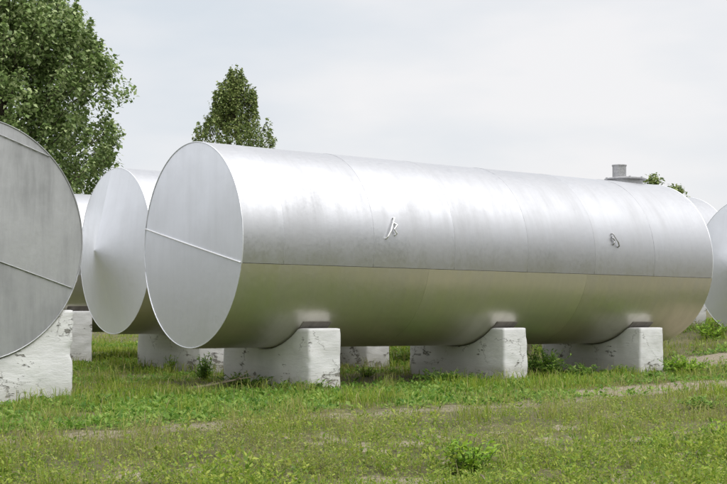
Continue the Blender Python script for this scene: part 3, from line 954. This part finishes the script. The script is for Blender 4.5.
x, y = scatter(26, 8, 1.0, 5.5, 24, d_grass, 67)
rr = np.random.default_rng(10)
V, q, t, dr = blades(x, y, rr.uniform(0.14, 0.36, len(x)), rr.uniform(0.0025, 0.0045, len(x)) * (1 + np.clip((y - 10) / 16, 0, 1)), 0.7, 68, rr.uniform(0.5, 0.95, len(x)))
me = mesh_np('dry_stalks', V, q, t); point_attr(me, 'dry', dr)
tag(obj('dry_stalks', me, M_GRASS, smooth=False), 'thin straw-coloured dead stalks standing in the grass', 'grass', kind='stuff')


def weed_plant(name, px, py, height, spread, nstem, nleaf, lsize, mat, label, seed, group, wide=0.42, rise=0.5):
    """single leafy plant: stems and leaves"""
    r = np.random.default_rng(seed)
    root = empty(name, (px, py, float(ground_h(px, py)) - 0.01))
    tag(root, label, 'plant', group)
    SV, SQ, ST = [], [], []
    LB, LD, LS = [], [], []
    off = 0
    for s in range(nstem):
        az = r.uniform(0, 2 * math.pi); out = spread * math.sqrt(r.random()); h = height * r.uniform(0.55, 1.0) * (1 - 0.35 * out / max(spread, 1e-3))
        pts = [np.array([0.25 * out * math.cos(az), 0.25 * out * math.sin(az), 0])]
        for w in (0.35, 0.7, 1.0):
            pts.append(np.array([out * math.cos(az) * (0.25 + 0.75 * w ** 1.4), out * math.sin(az) * (0.25 + 0.75 * w ** 1.4), h * w]) + r.normal(0, 0.012, 3))
        v, q_, t_3 = tube_mesh(np.array(pts), np.linspace(0.005, 0.0022, 4) * (1 + height), 5)
        SV.append(v); SQ += [tuple(i + off for i in f) for f in q_]; ST += [tuple(i + off for i in f) for f in t_3]; off += len(v)
        for k in range(nleaf):
            w = r.uniform(0.15, 1.0); i = min(int(w * 3), 2); fr = w * 3 - i
            b_ = pts[i] * (1 - fr) + pts[i + 1] * fr
            a2 = r.uniform(0, 2 * math.pi); e2 = r.uniform(-0.25, rise + 0.4)
            LB.append(b_); LD.append((math.cos(a2) * math.cos(e2), math.sin(a2) * math.cos(e2), math.sin(e2))); LS.append(lsize * r.uniform(0.55, 1.15) * (1.15 - 0.45 * w))
    obj('stem', mesh_np('stem', np.concatenate(SV), SQ, ST), M_STEM, root)
    LS = np.array(LS)
    V, t = leaves(np.array(LB), np.array(LD), LS, LS * wide, 0.12, seed + 1)
    me = mesh_np('foliage', V, None, t); point_attr(me, 'dry', np.clip(r.normal(0, 0.08, len(V)), 0, 0.3))
    f = obj('foliage', me, mat, root, smooth=False); f['kind'] = 'stuff'
    return root


def gpt(px, py):
    """ground point seen at a pixel of the 727 px photograph (ray marched onto the ground)"""
    dx = (px - 363.5) / 1268.8; u = -(py - 242) / 1268.8
    c, s = math.cos(0.0489), math.sin(0.0489)
    d = np.array([dx, c - u * s, s + u * c])
    k = 4.0
    while k < 60 and EYE + d[2] * k > float(ground_h(d[0] * k, d[1] * k)): k += 0.03
    return d[0] * k, d[1] * k


G_W = 'leafy weeds standing out of the grass'
for (px, py, h, sp, ns, nl, ls, mat, lab) in [
    (471, 479, 0.42, 0.26, 26, 12, 0.10, M_SHRUB, 'bright green bushy weed growing alone on the bank below the track'),
    (655, 454, 0.20, 0.14, 16, 12, 0.065, M_SHRUB, 'small bright weed on the bank below the bare dirt patch'),
    (718, 442, 0.24, 0.17, 18, 13, 0.07, M_SHRUB, 'bushy weed on the bank beyond the bare dirt patch'),
    (205, 380, 0.46, 0.22, 20, 20, 0.085, M_WEED, 'tall dark weed clump below the seamed flat tank end'),
    (245, 388, 0.26, 0.40, 40, 18, 0.08, M_WEED, 'wide weed clump against the pier beside the flat seamed end'),
    (290, 391, 0.20, 0.25, 22, 14, 0.07, M_WEED, 'ragged weeds along the shaded side of the flat-end pier'),
    (320, 393, 0.24, 0.18, 20, 14, 0.07, M_WEED, 'low weed clump at the foot of the pier by the flat end'),
    (438, 383, 0.28, 0.36, 36, 18, 0.08, M_WEED, 'dark weed clump against the middle pier of the hatched tank'),
    (478, 384, 0.20, 0.26, 24, 14, 0.07, M_WEED, 'ragged weeds along the shaded side of the middle pier'),
    (545, 377, 0.55, 0.40, 44, 24, 0.095, M_WEED, 'tall bushy weed between the middle pier and the hatch-end pier'),
    (582, 378, 0.30, 0.32, 28, 16, 0.08, M_WEED, 'weed clump leaning on the hatch-end pier'),
    (618, 376, 0.22, 0.28, 24, 14, 0.07, M_WEED, 'low ragged weeds along the shaded side of the cracked pier'),
    (686, 374, 0.34, 0.46, 40, 20, 0.10, M_SHRUB, 'spreading bright weed beside the hatch-end pier near the dirt patch'),
    (655, 379, 0.16, 0.24, 18, 12, 0.07, M_WEED, 'low weed at the sunny foot of the cracked pier'),
    (702, 409, 0.18, 0.32, 26, 15, 0.09, M_WEED, 'low leafy weed at the edge of the bare dirt patch'),
    (170, 373, 0.36, 0.16, 14, 14, 0.07, M_SHRUB, 'upright bright weed before the pier of the cone-ended tank'),
    (366, 377, 0.24, 0.18, 14, 13, 0.07, M_SHRUB, 'pale green weed behind the pier by the flat end'),
    (512, 386, 0.14, 0.22, 18, 13, 0.06, M_WEED, 'low weed fringe at the sunny foot of the middle pier'),
    (100, 405, 0.18, 0.30, 24, 14, 0.08, M_WEED, 'low leafy weed beside the broad pier of the weathered tank'),
    (712, 338, 0.40, 0.45, 30, 18, 0.10, M_SHRUB, 'bright weeds hiding the foot of the short pale tank pier'),
]:
    gx_, gy_ = gpt(px, py)
    weed_plant('weed_plant', gx_, gy_, h, sp, ns, nl, ls, mat, lab, int(px * 7 + py), G_W)


# ------------------------------------------------------------------ trees
def make_tree(name, loc, height, crown_lo, crown_r, nlimb, nclump, per, lsize, mat, label, seed, shape, group, csize=0.5, shoots=0, elong=0.8):
    """shape(h01) -> relative crown radius; leaves gathered in clumps at the twig ends"""
    r = np.random.default_rng(seed)
    root = empty(name, (loc[0], loc[1], float(ground_h(loc[0], loc[1])) - 0.05))
    tag(root, label, 'tree', group)
    V_, Q_, T_, off = [], [], [], 0
    def add(pts, rad, ns):
        nonlocal off
        v, q_, t_3 = tube_mesh(np.array(pts), rad, ns)
        V_.append(v); Q_.extend([tuple(i + off for i in f) for f in q_]); T_.extend([tuple(i + off for i in f) for f in t_3]); off += len(v)
    hh = np.linspace(0, height * 0.93, 9)
    trunk = np.stack([0.12 * np.sin(hh * 0.7 + seed), 0.10 * np.cos(hh * 0.6 + seed), hh], 1); trunk[0, :2] = trunk[1, :2]
    add(trunk, np.linspace(height * 0.022, 0.02, 9), 10)
    centres, rad_c = [], []
    for i in range(nclump):
        h01 = r.random() ** 0.85
        rad = crown_r * shape(h01)
        az = r.uniform(0, 2 * math.pi)
        lobes = 1 + 0.20 * math.sin(3 * az + seed + 5 * h01) + 0.13 * math.sin(5 * az - 9 * h01)
        q_ = math.sqrt(r.uniform(0.22, 1.0)) * lobes * r.uniform(0.78, 1.10)
        z = crown_lo + (height - crown_lo) * h01
        centres.append((rad * q_ * math.cos(az), rad * q_ * math.sin(az), z)); rad_c.append(csize * r.uniform(0.6, 1.25))
    for i in range(shoots):                                   # leafy shoots sticking out of the outline
        h01 = 0.25 + 0.75 * r.random() ** 0.7
        rad = crown_r * shape(min(h01, 0.97)); az = r.uniform(0, 2 * math.pi)
        b_ = np.array([rad * math.cos(az), rad * math.sin(az), crown_lo + (height - crown_lo) * h01])
        dd = np.array([math.cos(az) * (1 - h01) * 0.8, math.sin(az) * (1 - h01) * 0.8, 0.35 + h01]); dd /= np.linalg.norm(dd)
        ln = csize * r.uniform(0.8, 1.9)
        for w in np.linspace(0.1, 1, 4):
            centres.append(tuple(b_ + dd * ln * w)); rad_c.append(csize * (0.42 - 0.26 * w))
        add([b_ * [0.8, 0.8, 1] - [0, 0, 0.2], b_ + dd * ln * 0.5, b_ + dd * ln], [0.012, 0.008, 0.004], 5)
    nreg = nclump; nclump = len(centres)
    centres = np.array(centres); rad_c = np.array(rad_c)
    # limbs run out to a share of the clumps
    for i in r.choice(nreg, min(nlimb, nreg), replace=False):
        c = centres[i]; z0 = max(crown_lo * 0.75, c[2] - 0.55 * math.hypot(c[0], c[1]) - 0.3)
        b_ = np.array([np.interp(z0, hh, trunk[:, 0]), np.interp(z0, hh, trunk[:, 1]), z0])
        m_ = b_ * 0.45 + c * 0.55 + np.array([0, 0, 0.15]) + r.normal(0, 0.08, 3)
        add([b_, b_ * 0.7 + m_ * 0.3 + [0, 0, 0.03], m_, c], np.array([0.06, 0.05, 0.03, 0.01]) * height / 9, 6)
    obj('trunk', mesh_np('trunk', np.concatenate(V_), Q_, T_), M_BARK, root)
    cnt = np.where(np.arange(nclump) < nreg, per, max(6, per // 6))
    ci = np.repeat(np.arange(nclump), cnt); n_ = len(ci)
    off3 = r.normal(0, 1, (n_, 3)); off3 /= np.linalg.norm(off3, axis=1)[:, None]
    off3 *= (r.random(n_) ** 0.45)[:, None] * rad_c[ci][:, None]
    off3[:, 2] *= elong
    B = centres[ci] + off3
    outw = B - np.array([0, 0, 0]); outw[:, 2] = 0; outw /= np.linalg.norm(outw, axis=1)[:, None] + 1e-6
    D = outw * 0.7 + r.normal(0, 0.7, (n_, 3)); D[:, 2] -= 0.25
    sz = lsize * r.uniform(0.45, 1.3, n_)
    V, t = leaves(B, D, sz, sz * r.uniform(0.55, 0.9, n_), 0.10, seed + 2)
    me = mesh_np('crown', V, None, t); point_attr(me, 'dry', np.zeros(len(V)))
    c = obj('crown', me, mat, root, smooth=False)
    return root


G_R = 'trees beyond the tanks'
make_tree('leafy_tree', (-8.95, 31.0), 8.65, 2.0, 2.5, 150, 520, 125, 0.122, M_TREE,
          'big dense leafy tree rising behind the weathered grey tank', 4,
          lambda h: (max(0.0, 1 - abs((h - 0.45) / 0.60) ** 2.6)) ** 0.5, G_R, csize=0.42, shoots=260, elong=1.1)
make_tree('leafy_tree', (-5.6, 55.0), 10.35, 3.0, 3.1, 90, 270, 62, 0.12, M_TREE2,
          'slim pointed tree peeking over the top of the hatched tank', 9,
          lambda h: 0.02 + 1.0 * (1 - h) ** 0.72 * (0.86 + 0.14 * math.sin(h * 23)), G_R, csize=0.36, shoots=260, elong=1.6)
make_tree('leafy_tree', (15.1, 66.0), 7.25, 2.5, 1.3, 30, 130, 40, 0.16, M_TREE2,
          'treetop just showing beside the hatch of the large tank', 14,
          lambda h: 0.15 + 0.9 * (1 - h) ** 0.8, G_R, csize=0.34)
make_tree('leafy_tree', (16.5, 67.0), 6.75, 2.5, 1.3, 30, 130, 40, 0.16, M_TREE2,
          'faint treetop over the sloping shoulder of the hatched tank', 17,
          lambda h: 0.15 + 0.9 * (1 - h) ** 0.8, G_R, csize=0.34)


# unseen tree belt, added so the shells mirror a darker grey band
def belt_spot(k):
    q = C0 + AX * (-22.0 + 5.0 * k) + PN * (32.0 + 3.0 * ((k * 7) % 5) / 5)
    return q[0], q[1], float(ground_h(q[0], q[1])) - 0.05


belt = make_tree('leafy_tree', belt_spot(0)[:2], 13.0, 1.2, 3.6, 20, 170, 34, 0.42, M_TREE2,
                 'unseen leafy tree added for its dark reflection in the tanks', 23,
                 lambda h: (max(0.0, 1 - abs((h - 0.42) / 0.62) ** 2.4)) ** 0.5, 'unseen tree belt added for the reflections in the tanks', csize=0.9)
for k in range(1, 14):
    c = belt.copy(); COL.objects.link(c)
    c.location = belt_spot(k); c.rotation_euler = (0, 0, k * 1.7)
    c.scale = (1.0, 1.0, 0.85 + 0.05 * ((k * 3) % 6))
    for ch in belt.children:
        d = ch.copy(); COL.objects.link(d); d.parent = c


# fallen dry branch before the pier by the flat end
sx, sy = gpt(212, 391)
br_ = empty('dry_branch', (sx, sy, float(ground_h(sx, sy)) + 0.03))
tag(br_, 'pale dry fallen branch in the weeds below the flat seamed end', 'branch')
_v, _q, _t3 = tube_mesh(np.array([(-0.32, -0.1, 0.0), (-0.12, -0.03, 0.03), (0.10, 0.0, 0.07), (0.34, 0.08, 0.12), (0.55, 0.2, 0.15)]), np.array([0.022, 0.02, 0.016, 0.011, 0.005]), 7)
M_DRY, _n, _l, _b = new_mat('dry_wood')
_t = node(_n, 'ShaderNodeTexNoise'); _t.inputs['Scale'].default_value = 22; _t.inputs['Detail'].default_value = 5
_r = ramp(_n, [(0.3, (0.20, 0.16, 0.11)), (0.7, (0.42, 0.36, 0.27))]); _l.new(_t.outputs['Fac'], _r.inputs['Fac']); _l.new(_r.outputs[0], _b.inputs['Base Color']); _b.inputs['Roughness'].default_value = 0.9
obj('limb', mesh_np('limb', _v, _q, _t3), M_DRY, br_)
for pts in ([(0.08, 0.0, 0.065), (0.2, -0.1, 0.12), (0.3, -0.14, 0.19)], [(-0.1, -0.03, 0.03), (0.0, 0.12, 0.08), (0.06, 0.22, 0.09)], [(0.3, 0.07, 0.11), (0.42, 0.03, 0.18), (0.5, 0.03, 0.24)]):
    _v, _q, _t3 = tube_mesh(np.array(pts), np.array([0.009, 0.006, 0.003]), 6)
    obj('twig', mesh_np('twig', _v, _q, _t3), M_DRY, br_)
